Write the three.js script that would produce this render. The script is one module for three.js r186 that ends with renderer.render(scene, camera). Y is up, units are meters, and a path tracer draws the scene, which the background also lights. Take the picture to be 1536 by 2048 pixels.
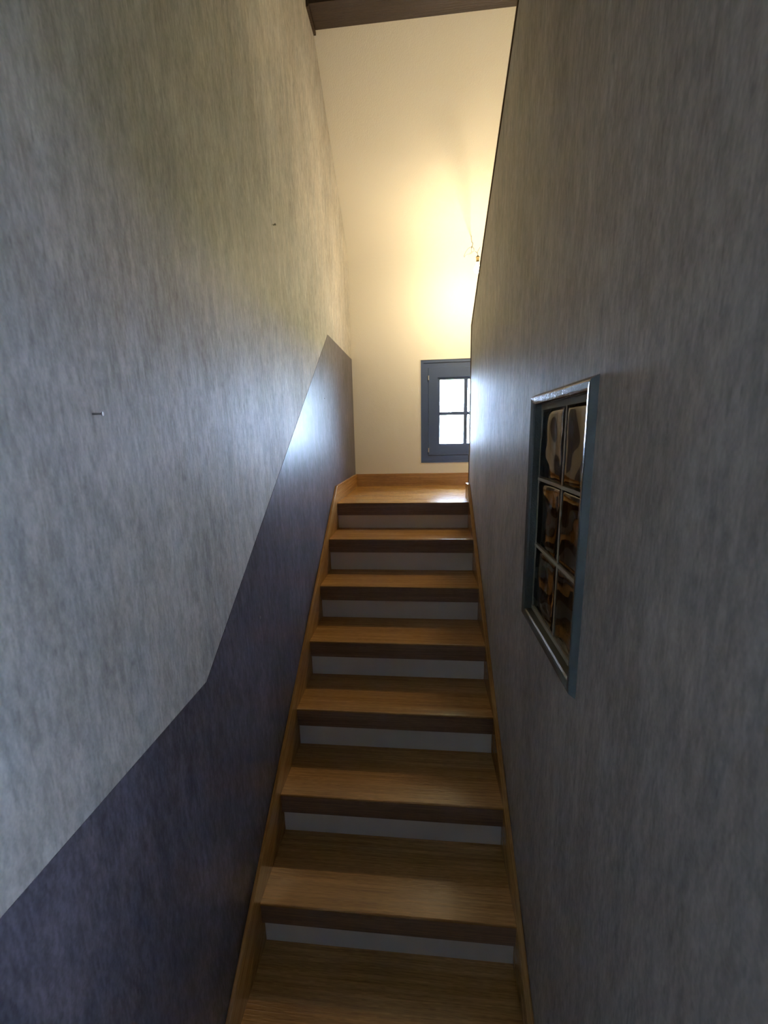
import * as THREE from 'three';
import { mergeGeometries } from 'three/addons/utils/BufferGeometryUtils.js';
import { RoundedBoxGeometry } from 'three/addons/geometries/RoundedBoxGeometry.js';

// ---------------------------------------------------------------- camera, sky, exposure
const scene = new THREE.Scene();
const FOCAL = 802.52;                                   // pixels, of a 1536 x 2048 frame
const camera = new THREE.PerspectiveCamera(2 * Math.atan(1024 / FOCAL) * 180 / Math.PI, 1536 / 2048, 0.02, 200);
camera.rotation.order = 'YXZ';
camera.rotation.set(-0.1902, 0.0956, -0.0223);
camera.position.set(0.5208, 0.4081, 2.4083);

const SKY = 98, LAMP = 1.5, EXPOSURE = 1.3;
scene.background = new THREE.Color().setRGB(0.50 * SKY, 0.69 * SKY, 1.0 * SKY);

const renderer = new THREE.WebGLRenderer();
renderer.toneMapping = THREE.LinearToneMapping;
renderer.toneMappingExposure = EXPOSURE;
renderer.shadowMap.enabled = true;

// ---------------------------------------------------------------- helpers
function rng(seed) { let s = seed >>> 0; return () => { s = (s + 0x6D2B79F5) >>> 0; let t = s; t = Math.imul(t ^ (t >>> 15), t | 1); t ^= t + Math.imul(t ^ (t >>> 7), t | 61); return ((t ^ (t >>> 14)) >>> 0) / 4294967296; }; }
const taken = {};
function numbered(name) { const n = taken[name] = (taken[name] ?? -1) + 1; return n ? `${name}_${String(n).padStart(3, '0')}` : name; }
function thing(name, label, category, at = [0, 0, 0], group) {
  const o = new THREE.Group(); o.name = numbered(name); o.position.set(...at); scene.add(o);
  o.userData = { label, category }; if (group) o.userData.group = group;
  return o;
}
function mesh(name, geometry, material, parent = scene) {
  const m = new THREE.Mesh(geometry, material);
  m.name = parent === scene ? numbered(name) : name; m.castShadow = m.receiveShadow = true; parent.add(m); return m;
}
function struct(name, geometry, material, label) {
  const o = geometry ? mesh(name, geometry, material) : new THREE.Group();
  if (!geometry) { o.name = numbered(name); scene.add(o); }
  o.userData.kind = 'structure'; if (label) o.userData.label = label;
  return o;
}
// uv in metres, laid flat on whichever axis plane a face looks along; along = the axis that u runs along on every face that has it
function metreUV(g, along = 'x', du = 0, dv = 0) {
  g = g.index ? g.toNonIndexed() : g;
  const p = g.attributes.position, uv = new Float32Array(p.count * 2), a = new THREE.Vector3(), b = new THREE.Vector3(), c = new THREE.Vector3();
  const ax = 'xyz'.indexOf(along);
  for (let i = 0; i < p.count; i += 3) {
    a.fromBufferAttribute(p, i); b.fromBufferAttribute(p, i + 1); c.fromBufferAttribute(p, i + 2);
    const n = b.clone().sub(a).cross(c.clone().sub(a)), m = [Math.abs(n.x), Math.abs(n.y), Math.abs(n.z)];
    const k = m.indexOf(Math.max(...m));
    let [u, v] = [[2, 1], [0, 2], [0, 1]][k];
    if (v === ax) [u, v] = [v, u];
    [a, b, c].forEach((q, j) => { uv[(i + j) * 2] = q.getComponent(u) + du; uv[(i + j) * 2 + 1] = q.getComponent(v) + dv; });
  }
  g.setAttribute('uv', new THREE.BufferAttribute(uv, 2));
  return g;
}
function box(x0, x1, y0, y1, z0, z1, r = 0) {
  const w = x1 - x0, h = y1 - y0, d = z1 - z0;
  const g = r ? new RoundedBoxGeometry(w, h, d, 2, r) : new THREE.BoxGeometry(w, h, d);
  g.translate((x0 + x1) / 2, (y0 + y1) / 2, (z0 + z1) / 2);
  return g;
}
// a polygon of [z, y] corners, extruded from x0 to x1
function slabX(pts, x0, x1, holes = [], bevel = 0) {
  const s = new THREE.Shape(pts.map(([z, y]) => new THREE.Vector2(-z, y)));
  for (const h of holes) s.holes.push(new THREE.Path(h.map(([z, y]) => new THREE.Vector2(-z, y))));
  const b = bevel ? { bevelEnabled: true, bevelThickness: bevel, bevelSize: bevel, bevelOffset: -bevel, bevelSegments: 2 } : { bevelEnabled: false };
  const g = new THREE.ExtrudeGeometry(s, { depth: x1 - x0 - 2 * bevel, ...b });
  g.translate(0, 0, bevel);
  g.rotateY(Math.PI / 2);                               // (u, v, w) -> (w, v, -u)
  g.translate(x0, 0, 0);
  return g;
}
// a polygon of [x, y] corners, extruded from z0 to z1
function slabZ(pts, z0, z1, holes = []) {
  const s = new THREE.Shape(pts.map(([x, y]) => new THREE.Vector2(x, y)));
  for (const h of holes) s.holes.push(new THREE.Path(h.map(([x, y]) => new THREE.Vector2(x, y))));
  const g = new THREE.ExtrudeGeometry(s, { depth: z1 - z0, bevelEnabled: false });
  g.translate(0, 0, z0);
  return g;
}
const rect = (a0, a1, b0, b1) => [[a0, b0], [a1, b0], [a1, b1], [a0, b1]];
function tube(points, r, seg = 40, closed = false) {
  return new THREE.TubeGeometry(new THREE.CatmullRomCurve3(points.map((q) => new THREE.Vector3(...q)), closed), seg, r, 7, closed);
}

// ---------------------------------------------------------------- textures
function lattice(seed, nx, ny) {                        // value noise that repeats
  const r = rng(seed), t = new Float32Array(nx * ny);
  for (let i = 0; i < t.length; i++) t[i] = r();
  return (u, v) => {
    const x = u * nx, y = v * ny, xi = Math.floor(x), yi = Math.floor(y);
    let fx = x - xi, fy = y - yi; fx = fx * fx * (3 - 2 * fx); fy = fy * fy * (3 - 2 * fy);
    const x0 = ((xi % nx) + nx) % nx, x1 = (x0 + 1) % nx, y0 = ((yi % ny) + ny) % ny, y1 = (y0 + 1) % ny;
    return (t[y0 * nx + x0] * (1 - fx) + t[y0 * nx + x1] * fx) * (1 - fy) + (t[y1 * nx + x0] * (1 - fx) + t[y1 * nx + x1] * fx) * fy;
  };
}
function texture(w, h, size, paint, srgb = false) {     // size = metres [across, up] that one tile covers
  const d = new Uint8Array(w * h * 4);
  for (let j = 0, o = 0; j < h; j++) for (let i = 0; i < w; i++, o += 4) {
    const c = paint((i + 0.5) / w, (j + 0.5) / h);
    d[o] = Math.min(255, Math.max(0, c[0] * 255)); d[o + 1] = Math.min(255, Math.max(0, c[1] * 255)); d[o + 2] = Math.min(255, Math.max(0, c[2] * 255)); d[o + 3] = 255;
  }
  const t = new THREE.DataTexture(d, w, h);
  t.wrapS = t.wrapT = THREE.RepeatWrapping; t.magFilter = THREE.LinearFilter; t.minFilter = THREE.LinearMipmapLinearFilter; t.generateMipmaps = true;
  t.repeat.set(1 / size[0], 1 / size[1]);
  if (srgb) t.colorSpace = THREE.SRGBColorSpace;
  t.needsUpdate = true; return t;
}
// wallpaper: fine vertical streaks, like brushed plaster, over soft blotches
const pa = lattice(1, 420, 105), pb = lattice(2, 150, 38), pc = lattice(3, 56, 18), pd = lattice(4, 9, 6), pe = lattice(5, 800, 400), pf = lattice(6, 260, 60);
const streak = (u, v) => 0.30 * pa(u, v) + 0.24 * pb(u, v) + 0.20 * pc(u, v) + 0.10 * pd(u, v) + 0.16 * pe(u, v);
const paperColor = texture(2048, 2048, [1.6, 1.6], (u, v) => {
  const s = 0.80 + 0.36 * (streak(u, v) - 0.5) + 0.10 * (pd(u + .3, v + .6) - 0.5), fleck = Math.max(0, pf(u, v) - 0.86) * 0.5, m = 0.02 * (pc(u + .5, v) - 0.5);
  return [s - fleck + m, s - fleck, s - fleck - m];
}, true);
const darkColor = texture(2048, 2048, [1.6, 1.6], (u, v) => {
  const s = 0.72 + 0.75 * (streak(u, v) - 0.5) + 0.15 * (pd(u + .3, v + .6) - 0.5), m = 0.03 * (pc(u + .5, v) - 0.5);
  return [s + m, s, s - m];
}, true);
const paperBump = texture(2048, 2048, [1.6, 1.6], (u, v) => { const s = 0.45 * pa(u, v) + 0.3 * pb(u, v) + 0.25 * pe(u, v); return [s, s, s]; });
// wood: grain along u
const wa = lattice(11, 6, 180), wb = lattice(12, 3, 46), wc = lattice(13, 60, 420), wd = lattice(14, 4, 9);
const woodGrain = (u, v) => { const w = 0.010 * wd(u, v); return 0.40 * wa(u, v + w) + 0.25 * wb(u, v + w) + 0.35 * wc(u, v + w); };
const woodColor = texture(1024, 1024, [1.1, 0.55], (u, v) => { const s = 0.86 + 0.42 * (woodGrain(u, v) - 0.5); return [s, s * (0.985 + 0.02 * wb(u, v)), s * (0.95 + 0.08 * wb(u, v))]; }, true);
const woodBump = texture(1024, 1024, [1.1, 0.55], (u, v) => { const s = woodGrain(u, v); return [s, s, s]; });
const ga = lattice(21, 200, 200), gb = lattice(22, 23, 23);
const plasterBump = texture(512, 512, [0.5, 0.5], (u, v) => { const s = 0.6 * ga(u, v) + 0.4 * gb(u, v); return [s, s, s]; });

const mat = (rgb, o = {}) => new THREE.MeshPhysicalMaterial({ color: new THREE.Color().setRGB(...rgb), roughness: 0.7, ...o });
const M = {
  paper: mat([0.72, 0.685, 0.635], { roughness: 0.54, specularIntensity: 0.32, map: paperColor, bumpMap: paperBump, bumpScale: 0.00022 }),
  darkPaper: mat([0.185, 0.168, 0.210], { roughness: 0.4, map: darkColor, bumpMap: paperBump, bumpScale: 0.00022 }),
  plaster: mat([0.83, 0.80, 0.745], { roughness: 0.75, bumpMap: plasterBump, bumpScale: 0.0006 }),
  wood: mat([0.54, 0.29, 0.09], { roughness: 0.24, map: woodColor, bumpMap: woodBump, bumpScale: 0.0003 }),
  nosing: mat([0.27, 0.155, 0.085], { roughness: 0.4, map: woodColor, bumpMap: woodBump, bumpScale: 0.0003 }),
  riser: mat([0.84, 0.81, 0.75], { roughness: 0.6, bumpMap: plasterBump, bumpScale: 0.0003 }),
  beam: mat([0.045, 0.024, 0.011], { roughness: 0.6, map: woodColor, bumpMap: woodBump, bumpScale: 0.002 }),
  trim: mat([0.13, 0.085, 0.045], { roughness: 0.6 }),
  glareTintedPaint: mat([0.07, 0.105, 0.215], { roughness: 0.4 }),  // dark blue-grey paint with the daylight veiling glare put into its colour
  steel: mat([0.75, 0.75, 0.78], { roughness: 0.3, metalness: 1 }),
  pane: new THREE.MeshPhysicalMaterial({ color: 0xffffff, transmission: 1, thickness: 0, roughness: 0, ior: 1.5 }),
  block: new THREE.MeshPhysicalMaterial({ color: new THREE.Color().setRGB(0.97, 0.93, 0.88), transmission: 1, thickness: 0.07, roughness: 0.03, ior: 1.5 }),
  frame: mat([0.105, 0.118, 0.105], { roughness: 0.25, bumpMap: plasterBump, bumpScale: 0.0006 }),
  mortar: mat([0.42, 0.39, 0.32], { roughness: 0.8 }),
  brownWall: mat([0.22, 0.14, 0.095], { roughness: 0.7 }),
  nail: mat([0.22, 0.21, 0.20], { roughness: 0.35, metalness: 0.9 }),
  wire: mat([0.035, 0.03, 0.018], { roughness: 0.5 }),
  cable: mat([0.45, 0.40, 0.28], { roughness: 0.5 }),
  socket: mat([0.10, 0.075, 0.035], { roughness: 0.45 }),
  bulb: new THREE.MeshStandardMaterial({ color: 0x000000, emissive: new THREE.Color().setRGB(1, 0.82, 0.5), emissiveIntensity: 14, roughness: 0.2 }),
  grass: mat([0.16, 0.24, 0.07], { roughness: 0.9 }),
};

// ---------------------------------------------------------------- room shell
const XL = -0.015, XR = 0.82, ZB = -0.823, TAN = 0.8635, YK = 1.71;             // kink of back wall into sloping ceiling
const slopeY = (z) => YK + TAN * (z - ZB);
const ZREAR = 4.2, YBOT = -1.80, ZTOP = 1.5, XSIDE = 1.9, ZSIDE = 0.93;
const YTOP = slopeY(ZTOP);

// left wall: the whole sheet of pale wallpaper, the dark wallpaper laid on it
const leftWall = struct('wall_left', metreUV(slabX([[ZB - 0.2, YBOT - 0.2], [ZREAR + 0.2, YBOT - 0.2], [ZREAR + 0.2, YTOP + 0.2], [ZB - 0.2, YTOP + 0.2]], XL - 0.2, XL), 'z'), M.paper,
  'long left wall covered in pale grey streaked wallpaper');
const dark = mesh('dark_wallpaper', metreUV(slabX([[ZB, -0.02], [ZB, 0.985], [-0.013, 0.981], [1.552, -0.186], [ZREAR, -0.180], [ZREAR, YBOT], [2.3, YBOT], [0.0, -0.02]], XL, XL + 0.0012), 'z', 0.37, 0.61), M.darkPaper, leftWall);
dark.userData.label = 'dark slate wallpaper with a stepped slanting upper edge';

const winX0 = 0.516, winX1 = 1.208, winY0 = 0.18, winY1 = 0.96;
const wallBack = [[XL, -0.4], [XSIDE + 0.2, -0.4], [XSIDE + 0.2, YK - 0.14], [XL, YK - 0.14]];
struct('wall_back', mergeGeometries([slabZ(wallBack, ZB - 0.09, ZB, [rect(winX0, winX1, winY0, winY1)]), slabZ(wallBack, ZB - 0.34, ZB - 0.09, [rect(0.60, 1.124, 0.262, 0.90)])].map((q) => metreUV(q))), M.plaster, 'white plastered wall at the head of the stairs');
const COVE = [];                                        // the bend between wall and slope is rounded
for (let i = 0; i <= 10; i++) { const t = i / 10, a = [ZB, YK - 0.14], b = [ZB, YK], c = [ZB + 0.106, slopeY(ZB + 0.106)]; COVE.push([0, 1].map((k) => (1 - t) ** 2 * a[k] + 2 * t * (1 - t) * b[k] + t * t * c[k])); }
struct('ceiling', metreUV(slabX([[ZB - 0.2, YK - 0.14], ...COVE, [ZTOP, YTOP], [ZTOP, YTOP + 0.25], [ZB - 0.2, YK + 0.25]], XL, XSIDE + 0.2)), M.plaster, 'white sloping attic ceiling above the landing');
struct('ceiling', metreUV(box(XL, XSIDE + 0.2, YTOP, YTOP + 0.2, ZTOP, ZREAR + 0.2)), M.plaster, 'flat white ceiling over the foot of the stairs');

// right wall with its slanting free edge and the opening for the glass blocks
const SZ0 = 3.11, SZ1 = 3.30, SY0 = -0.40, SY1 = 0.80;   // unseen narrow window added behind the camera for fill daylight
const GX = 0.83, GP = 0.181, GZ0 = 1.306, GY1 = 0.465, GZ1 = GZ0 + 2 * GP, GY0 = GY1 - 3 * GP;
const rightWall = struct('wall_right', metreUV(slabX([[-0.182, -0.3], [-0.182, 1.036], [ZSIDE, 1.036 + (ZSIDE + 0.182) * 0.623], [ZSIDE, YTOP], [ZREAR, YTOP], [ZREAR, YBOT - 0.2], [2.0, YBOT - 0.2]], XR, XR + 0.1,
  [rect(GZ0 - 0.015, GZ1 + 0.001, GY0 - 0.015, GY1 + 0.015), rect(SZ0, SZ1, SY0, SY1)]), 'z', 0.8, 0.2), M.paper, 'right wall in grey streaked wallpaper with a slanting free edge');
{
  const e = 0.0035, w = 0.013, yTop = 1.036 + (ZSIDE + 0.182) * 0.623;
  mesh('trim_1', metreUV(slabX([[-0.182, 0.09], [-0.182 + w, 0.09], [-0.182 + w, 1.036 - w * 0.35], [ZSIDE, yTop - w * 1.18], [ZSIDE, yTop], [-0.182, 1.036]], XR - e, XR), 'y'), M.trim).userData = { kind: 'structure', label: 'thin brown edging strip along the free edge of the right wall' };
}
// the landing runs on to the right behind that wall
struct('wall_side', metreUV(box(XSIDE, XSIDE + 0.2, -0.3, YTOP, ZB, ZSIDE + 0.2), 'z'), M.plaster, 'white wall closing the landing on the right');
struct('wall_front', metreUV(box(XR + 0.1, XSIDE, -0.3, YTOP, ZSIDE, ZSIDE + 0.2)), M.plaster, 'white wall closing the landing towards the stair foot');
struct('wall_rear', metreUV(box(XL, XR, YBOT - 0.2, YTOP, ZREAR, ZREAR + 0.2)), M.plaster, 'white wall behind the foot of the stairs');

// ---------------------------------------------------------------- floors
const STEP_Y = [0, -0.162, -0.346, -0.525, -0.703, -0.882, -1.059], STEP_Z = [0, 0.257, 0.497, 0.733, 0.968, 1.199, 1.427];
while (STEP_Y.length < 10) { STEP_Y.push(STEP_Y.at(-1) - 0.177); STEP_Z.push(STEP_Z.at(-1) + 0.231); }
const NOSE = 0.078, BACK = 0.020, SW = 0.8;              // height of the nosing, how far the riser lies behind it, tread width
const LIP = 0.003;                                       // the oak board's rounded front edge laps over the darker nosing
function boardShape(zBack, z, y) {
  const r = 0.004, pts = [];
  for (let i = 0; i <= 4; i++) { const a = (i / 4) * Math.PI / 2; pts.push([z - r + r * Math.sin(a), y - r + r * Math.cos(a)]); }
  pts.push([z, y - 0.0055], [z - LIP, y - 0.0065], [z - BACK, y - 0.0065], [z - BACK, y - 0.032], [zBack, y - 0.032], [zBack, y]);
  return pts;
}
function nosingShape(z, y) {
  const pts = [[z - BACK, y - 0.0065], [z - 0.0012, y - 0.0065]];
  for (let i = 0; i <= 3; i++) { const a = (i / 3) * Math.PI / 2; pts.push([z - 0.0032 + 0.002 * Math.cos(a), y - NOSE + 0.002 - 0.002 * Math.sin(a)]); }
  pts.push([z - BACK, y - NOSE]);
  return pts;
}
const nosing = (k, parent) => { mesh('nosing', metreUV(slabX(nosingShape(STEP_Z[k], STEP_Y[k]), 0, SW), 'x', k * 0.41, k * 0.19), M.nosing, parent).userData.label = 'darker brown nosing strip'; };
{
  const g = mergeGeometries([slabX(boardShape(ZB, 0, 0), 0, SW), box(XR - 0.02, XSIDE, -0.05, 0, ZB, -0.182), box(XR + 0.1, XSIDE, -0.05, 0, -0.182, ZSIDE)].map((q) => metreUV(q, 'x', 0.2, 0.13)));
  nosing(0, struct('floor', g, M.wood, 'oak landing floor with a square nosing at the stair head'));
}
struct('floor', metreUV(box(XL, XR, STEP_Y[9] - 0.2, STEP_Y[9], 1.9, ZREAR), 'x'), M.wood, 'oak floor at the foot of the stairs');

// plastered underside of flight and landing: unseen slab added to stop sky leaks
struct('floor', metreUV(slabX([[ZB - 0.2, -0.30], [0.1, -0.30], [2.05, YBOT], [ZREAR + 0.2, YBOT], [ZREAR + 0.2, YBOT - 0.2], [1.95, YBOT - 0.2], [0.0, -0.5], [ZB - 0.2, -0.5]], XL - 0.1, XSIDE + 0.2)), M.plaster, 'plastered underside of the stair flight');

// skirting on the landing
struct('baseboard_back', metreUV(box(0, XSIDE, 0, 0.099, ZB, ZB + 0.014, 0.0015), 'x', 0.5, 0.2), M.wood, 'oak skirting board below the small window');
struct('baseboard_left', metreUV(slabX([[ZB + 0.0, 0.0], [-0.021, 0.0], [-0.021, 0.102], [ZB, 0.1]], XL, 0, [], 0.0015), 'z', 0.1, 0.3), M.wood, 'oak skirting board along the left side of the landing');

// ---------------------------------------------------------------- staircase
const stair = thing('staircase', 'straight oak staircase with white risers climbing between the papered walls', 'staircase');
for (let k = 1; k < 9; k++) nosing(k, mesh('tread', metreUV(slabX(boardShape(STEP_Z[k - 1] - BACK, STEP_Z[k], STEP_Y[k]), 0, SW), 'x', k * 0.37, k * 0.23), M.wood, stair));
for (let k = 0; k < 9; k++) mesh('riser_panel', metreUV(box(0, SW, STEP_Y[k + 1], STEP_Y[k] - (k ? 0.032 : NOSE), STEP_Z[k] - BACK - 0.012, STEP_Z[k] - BACK)), M.riser, stair).userData.label = 'white painted riser';
{
  const slope = (g, a, du) => {                          // grain along the slant: uv from turned coordinates
    g = g.index ? g.toNonIndexed() : g; const p = g.attributes.position, uv = new Float32Array(p.count * 2), c = Math.cos(a), s = Math.sin(a);
    for (let i = 0; i < p.count; i++) { uv[i * 2] = p.getZ(i) * c - p.getY(i) * s + du; uv[i * 2 + 1] = p.getZ(i) * s + p.getY(i) * c + p.getX(i); }
    g.setAttribute('uv', new THREE.BufferAttribute(uv, 2)); return g;
  };
  const zE = 2.08, yl = (z) => 0.088 - 0.742 * z, yr = (z) => 0.026 - 0.755 * z;
  mesh('stringer', slope(slabX([[-0.021, 0.102], [zE, yl(zE)], [zE, STEP_Y[9]], [1.62, STEP_Y[9]], [-0.021, -0.28]], XL + 0.0028, 0, [], 0.0015), 0.64, 0.3), M.wood, stair).userData.label = 'oak stringer board along the left wall';
  mesh('stringer', slope(slabX([[-0.182, 0.096], [-0.10, 0.096], [0.0, yr(0)], [zE, yr(zE)], [zE, STEP_Y[9]], [1.62, STEP_Y[9]], [-0.182, -0.12]], SW, XR - 0.0016, [], 0.0015), 0.64, 0.9), M.wood, stair).userData.label = 'oak stringer board along the right wall';
}

// ---------------------------------------------------------------- window at the stair head
{
  const w = struct('window_1', null, null, 'small dark blue-grey painted window with four panes'), z0 = ZB - 0.075, zf = ZB - 0.006;
  const ring = (a0, a1, b0, b1, t, zz0, zz1) => slabZ(rect(a0, a1, b0, b1), zz0, zz1, [rect(a0 + t, a1 - t, b0 + t, b1 - t)]);
  mesh('window_frame', metreUV(mergeGeometries([ring(winX0, winX1, winY0, winY1, 0.060, z0, zf), ring(winX0, winX1, winY0, winY1, 0.022, zf, zf + 0.005)])), M.glareTintedPaint, w);
  const s0 = 0.061, sx0 = winX0 + s0, sx1 = winX1 - s0, sy0 = winY0 + s0, sy1 = winY1 - s0;
  const sash = mesh('window_sash', metreUV(mergeGeometries([ring(sx0, sx1, sy0, sy1, 0.070, z0 + 0.01, zf + 0.004), ring(sx0 + 0.066, sx1 - 0.066, sy0 + 0.066, sy1 - 0.066, 0.021, z0 + 0.02, zf - 0.006)])), M.glareTintedPaint, w);
  const cx = (winX0 + winX1) / 2, cy = 0.560, gx0 = sx0 + 0.087, gx1 = sx1 - 0.087, gy0 = sy0 + 0.070, gy1 = sy1 - 0.087;
  mesh('glazing_bar', metreUV(box(cx - 0.014, cx + 0.014, gy0 - 0.02, gy1 + 0.02, z0 + 0.022, zf - 0.008, 0.003)), M.glareTintedPaint, sash);
  mesh('glazing_bar', metreUV(box(gx0 - 0.01, gx1 + 0.01, cy - 0.0125, cy + 0.0125, z0 + 0.023, zf - 0.009, 0.003)), M.glareTintedPaint, sash);
  for (const [x0, x1] of [[gx0 - 0.005, cx - 0.010], [cx + 0.010, gx1 + 0.005]]) for (const [y0, y1] of [[gy0 - 0.022, cy - 0.007], [cy + 0.007, gy1 + 0.005]]) {
    const g = new THREE.PlaneGeometry(x1 - x0, y1 - y0); g.translate((x0 + x1) / 2, (y0 + y1) / 2, z0 + 0.030); mesh('pane', g, M.pane, sash);
  }
  mesh('lit_edge_strip', metreUV(slabZ(rect(winX0 - 0.004, winX1 + 0.004, winY0, winY1 + 0.005), ZB, ZB + 0.003, [rect(winX0 + 0.001, winX1 - 0.001, winY0 + 0.001, winY1 - 0.001)])), M.plaster, w).userData.label = 'thin white strip for the lit plaster edge round the frame';  // plaster edge catching light, put in as a thin white strip
  for (const y of [0.828, 0.281]) { const g = new THREE.CylinderGeometry(0.005, 0.005, 0.034, 12); g.translate(0.576, y, zf + 0.004); mesh('hinge', g, M.steel, w); }
}
const lawn = mesh('lawn', metreUV(box(-30, 30, -3.3, -3.0, -60, ZB - 0.6)), M.grass);
lawn.userData = { kind: 'stuff', label: 'bright lawn outside the small window', category: 'lawn' };

{
  const w = struct('window_2', null, null, 'unseen narrow window added in the right wall for fill daylight');
  mesh('window_frame', metreUV(slabX(rect(SZ0, SZ1, SY0, SY1), XR + 0.03, XR + 0.07, [rect(SZ0 + 0.014, SZ1 - 0.014, SY0 + 0.014, SY1 - 0.014)])), M.glareTintedPaint, w);
  const g = new THREE.PlaneGeometry(SZ1 - SZ0 - 0.02, SY1 - SY0 - 0.02); g.rotateY(Math.PI / 2); g.translate(XR + 0.05, (SY0 + SY1) / 2, (SZ0 + SZ1) / 2); mesh('pane', g, M.pane, w);
}

// ---------------------------------------------------------------- glass-block light in the right wall
{
  const w = thing('glass_block_window', 'tall wall light of six brown wavy glass blocks in a grey-green painted frame', 'window', [0, 0, 0]);
  // casing: four mitred boards round the opening, bevelled towards the wall
  const oz0 = 1.278, oz1 = 1.672, oy0 = -0.112, oy1 = 0.501, ww = 0.026, XF = 0.8075;
  const prof = [[0, XR], [0.007, XF + 0.001], [0.010, XF], [0.020, XF + 0.0020], [ww - 0.002, XF + 0.0040], [ww, XF + 0.008], [ww, GX + 0.002]];       // [in from the outer edge, x]
  const rail = (P, Q, ins, name) => {                    // P, Q outer corners as [z, y]; ins = inward steps at P and Q along z and y
    const v = [], idx = [], row = (C, s) => prof.map(([d, x]) => [x, C[1] + s[1] * d, C[0] + s[0] * d]);
    const a = row(P, ins[0]), b = row(Q, ins[1]); let g = [];
    for (let i = 0; i + 1 < prof.length; i++) g.push(a[i], b[i], b[i + 1], a[i], b[i + 1], a[i + 1]);
    const n = prof.length - 1; g.push(a[n], b[n], b[0], a[n], b[0], a[0]);                            // back
    for (let i = 1; i < n; i++) { g.push(a[0], a[i], a[i + 1]); g.push(b[0], b[i + 1], b[i]); }
    const geo = new THREE.BufferGeometry(); geo.setAttribute('position', new THREE.Float32BufferAttribute(g.flat(), 3));
    geo.computeVertexNormals(); mesh(name, metreUV(geo, 'z'), M.frame, w);
  };
  rail([oz0, oy1], [oz1, oy1], [[1, -1], [-1, -1]], 'top_casing');
  rail([oz1, oy0], [oz0, oy0], [[-1, 1], [1, 1]], 'bottom_casing');
  rail([oz0, oy0], [oz0, oy1], [[1, 1], [1, -1]], 'side_casing');
  rail([oz1, oy1], [oz1, oy0], [[-1, -1], [-1, 1]], 'side_casing');
  // blocks: pressed glass, both faces wavy
  const J = 0.0038, T = 0.06;
  const block = (seed) => {
    const r = rng(seed), N = 22, h = GP / 2 - J, ph = [...Array(8)].map(() => r() * 6.28), v = [];
    const face = (sx) => (i, j) => {
      const a = (i / N) * 2 - 1, b = (j / N) * 2 - 1, e = Math.min(1, (1 - Math.max(Math.abs(a), Math.abs(b))) * 6);
      const wave = 0.0012 * Math.sin(2.6 * b + 1.3 * Math.sin(1.8 * a + ph[0]) + ph[1] + sx) + 0.0008 * Math.sin(4.1 * a + 1.1 * Math.sin(2.2 * b + ph[2]) + ph[3]) + 0.0004 * Math.sin(7 * b + 3 * a + ph[4]);
      return [sx * (T / 2 - 0.004 + 0.004 * Math.sqrt(e)) + wave * e, b * h, a * h];
    };
    const L = face(-1), R = face(1), quad = (p, q, s, t) => v.push(...p, ...q, ...s, ...p, ...s, ...t);
    for (let i = 0; i < N; i++) for (let j = 0; j < N; j++) {
      quad(L(i, j), L(i + 1, j), L(i + 1, j + 1), L(i, j + 1));
      quad(R(i, j), R(i, j + 1), R(i + 1, j + 1), R(i + 1, j));
    }
    for (let i = 0; i < N; i++) {
      quad(L(i, 0), R(i, 0), R(i + 1, 0), L(i + 1, 0)); quad(L(i, N), L(i + 1, N), R(i + 1, N), R(i, N));
      quad(L(0, i), L(0, i + 1), R(0, i + 1), R(0, i)); quad(L(N, i), R(N, i), R(N, i + 1), L(N, i + 1));
    }
    const g = new THREE.BufferGeometry(); g.setAttribute('position', new THREE.Float32BufferAttribute(v, 3));
    return g;
  };
  for (let j = 0; j < 3; j++) for (let i = 0; i < 2; i++) {
    let g = block(40 + j * 2 + i);
    { // smooth the faces
      const m = new Map(), p = g.attributes.position, nrm = new Float32Array(p.count * 3), key = (k) => [p.getX(k), p.getY(k), p.getZ(k)].map((q) => q.toFixed(5)).join();
      const a = new THREE.Vector3(), b = new THREE.Vector3(), c = new THREE.Vector3();
      for (let k = 0; k < p.count; k += 3) { a.fromBufferAttribute(p, k); b.fromBufferAttribute(p, k + 1).sub(a); c.fromBufferAttribute(p, k + 2).sub(a); b.cross(c); for (let q = 0; q < 3; q++) { const s = m.get(key(k + q)) ?? new THREE.Vector3(); s.add(b); m.set(key(k + q), s); } }
      for (let k = 0; k < p.count; k++) { const s = m.get(key(k)).clone().normalize(); nrm.set([s.x, s.y, s.z], k * 3); }
      g.setAttribute('normal', new THREE.BufferAttribute(nrm, 3));
    }
    g.translate(GX + T / 2, GY1 - (j + 0.5) * GP, GZ0 + (i + 0.5) * GP);
    mesh('glass_block', g, M.block, w);
  }
  const B = 0.015;                                       // the outer joints reach to the edge of the opening
  for (let j = 0; j <= 3; j++) { const y = GY1 - j * GP; mesh('mortar_joint', metreUV(box(GX + 0.0005, GX + T - 0.002, y - (j === 3 ? B : J), y + (j ? J : B), GZ0 - B, GZ1 + 0.0008)), M.mortar, w); }
  for (let j = 0; j < 3; j++) for (let i = 0; i <= 2; i++) { const z = GZ0 + i * GP; mesh('mortar_joint', metreUV(box(GX + 0.0015, GX + T - 0.002, GY1 - (j + 1) * GP + J, GY1 - j * GP - J, z - (i ? J : B), z + (i === 2 ? 0.0008 : J))), M.mortar, w); }
}
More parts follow.
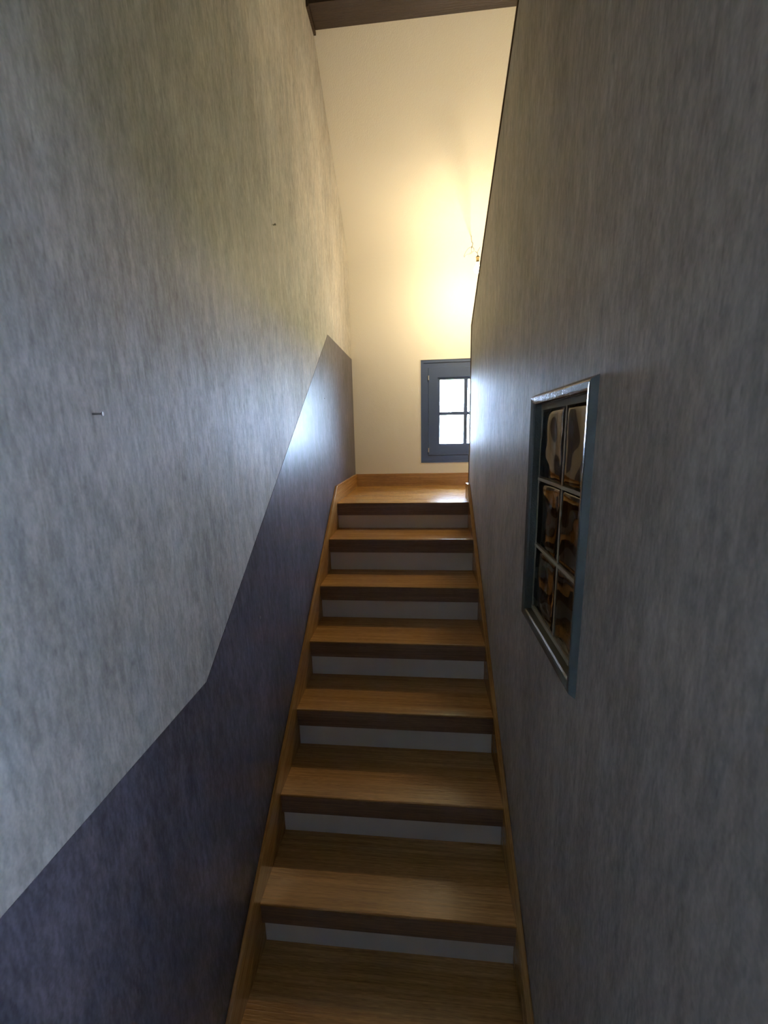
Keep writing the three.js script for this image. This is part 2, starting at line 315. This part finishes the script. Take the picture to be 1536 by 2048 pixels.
// dim brown room behind the glass blocks
{
  const x0 = XR + 0.1, x1 = 2.1, z0 = ZSIDE + 0.2, z1 = 2.6, y0 = -1.6, y1 = 0.72, t = 0.1;
  struct('wall_beyond', mergeGeometries([box(x1, x1 + t, y0, y1, z0, z1), box(x0, x1, y0, y1, z1, z1 + t), box(x0, x1, y0, y1, z0 - 0.02, z0), box(x0, x1 + t, y1, y1 + t, z0, z1 + t), box(x0, x1 + t, y0 - t, y0, z0, z1 + t)].map((q) => metreUV(q))), M.brownWall, 'dim brown room seen through the glass blocks');
}

// ---------------------------------------------------------------- roof beam
{
  const b = thing('roof_beam', 'dark brown timber roof beam crossing under the sloping ceiling', 'beam');
  mesh('beam', metreUV(slabX([[0, 2.418], [0.128, 2.418], [0.128, 2.60], [0.0, slopeY(0) ]], XL + 0.012, XSIDE, [], 0.002), 'x'), M.beam, b);
  mesh('end_strip', metreUV(box(XL, XL + 0.012, 2.402, 2.60, -0.008, 0.135), 'y'), M.beam, b);  // dark strip between the beam end and the left wall
}

// ---------------------------------------------------------------- bare bulb
{
  const BX = 0.8645, BY = 1.3813, BZ = -0.310;
  const l = thing('hanging_bulb', 'bare glowing bulb in a brown socket hanging on loose wires', 'lamp', [BX, BY, BZ]);
  const P = (x, y, dz) => [x - 0.8835, y - 1.435, dz], W = (x, y, z) => [x - BX, y - BY, z - BZ];
  mesh('cable', tube([W(0.8755, 1.768, -0.769), W(0.870, 1.725, -0.716), W(0.853, 1.625, -0.53), W(0.839, 1.545, -0.36), W(0.8266, 1.5017, -0.310)], 0.0022, 24), M.cable, l);
  mesh('wire', tube([P(0.8436, 1.5635, 0), P(0.8536, 1.5539, 0.012), P(0.8585, 1.5392, 0.016), P(0.8560, 1.5306, 0.01), P(0.8453, 1.5269, 0), P(0.8249, 1.5252, -0.01), P(0.8045, 1.516, -0.016), P(0.8050, 1.526, -0.018), P(0.8136, 1.5432, -0.014), P(0.8275, 1.5573, -0.006), P(0.8425, 1.5625, 0)], 0.0011, 80), M.wire, l);
  mesh('wire', tube([P(0.8050, 1.513, 0.004), P(0.8280, 1.5240, 0.006), P(0.8374, 1.5282, 0.004), P(0.8499, 1.5339, 0), P(0.8687, 1.5351, 0), P(0.8792, 1.5278, 0), P(0.8835, 1.517, 0), P(0.8836, 1.509, 0)], 0.0013, 48), M.wire, l);
  mesh('wire', tube([P(0.8812, 1.524, 0.002), P(0.8815, 1.5320, 0.004), P(0.8888, 1.5446, 0.010), P(0.8948, 1.5543, 0.012)], 0.0011, 16), M.wire, l);
  mesh('wire', tube([P(0.8440, 1.5625, 0.002), P(0.8444, 1.548, 0.004), P(0.8454, 1.5385, 0.004), P(0.8475, 1.532, 0.002)], 0.0011, 16), M.wire, l);
  mesh('socket', new THREE.LatheGeometry([[0.0015, 0.078], [0.004, 0.078], [0.0112, 0.070], [0.0118, 0.066], [0.0094, 0.063], [0.0088, 0.044], [0.0100, 0.042], [0.0100, 0.039], [0.001, 0.039]].map((q) => new THREE.Vector2(...q)), 28), M.socket, l);
  const R = 0.023, prof = [[0.001, 0.0395], [0.0085, 0.039], [0.0092, 0.030]]; for (let i = 0; i <= 14; i++) { const a = 0.55 + (i / 14) * (Math.PI - 0.55); prof.push([Math.max(0.0005, R * Math.sin(a)), R * Math.cos(a) + 0.002]); }
  const glass = mesh('bulb', new THREE.LatheGeometry(prof.map((q) => new THREE.Vector2(...q)), 32), M.bulb, l);
  glass.castShadow = false;
  const light = new THREE.PointLight(new THREE.Color().setRGB(1, 0.79, 0.47), LAMP, 0, 2);
  light.name = 'bulb_light'; light.castShadow = true; light.shadow.radius = 1.2; l.add(light);
}

// ---------------------------------------------------------------- nails left in the left wall
function nail(y, z, label, len, tilt, r = 0.0017, headed = true, skin = 0.0) {
  const t = thing('wall_nail', label, 'nail', [XL + skin, y, z]);
  const shaft = new THREE.CylinderGeometry(r, r, len, 10); shaft.translate(0, len / 2 - 0.004, 0); shaft.rotateZ(-Math.PI / 2); shaft.rotateY(tilt);
  mesh('shaft', shaft, M.nail, t);
  if (headed) { const h = new THREE.CylinderGeometry(r * 2.1, r * 2.1, 0.0014, 14); h.translate(0, len - 0.004, 0); h.rotateZ(-Math.PI / 2); h.rotateY(tilt); mesh('head', h, M.nail, t); }
}
nail(0.452, 1.779, 'steel nail sticking out of the pale wallpaper near the left edge', 0.018, 0.35);
nail(1.170, 0.810, 'small bent nail high on the pale lit wallpaper', 0.013, -0.5, 0.0017);
nail(-0.175, 1.219, 'screw head in the dark wallpaper above the stringer', 0.006, 0, 0.0028, true, 0.0012);
nail(0.612, 0.149, 'tiny nail in the dark wallpaper below its peak', 0.008, 0, 0.0018, true, 0.0012);

renderer.render(scene, camera);
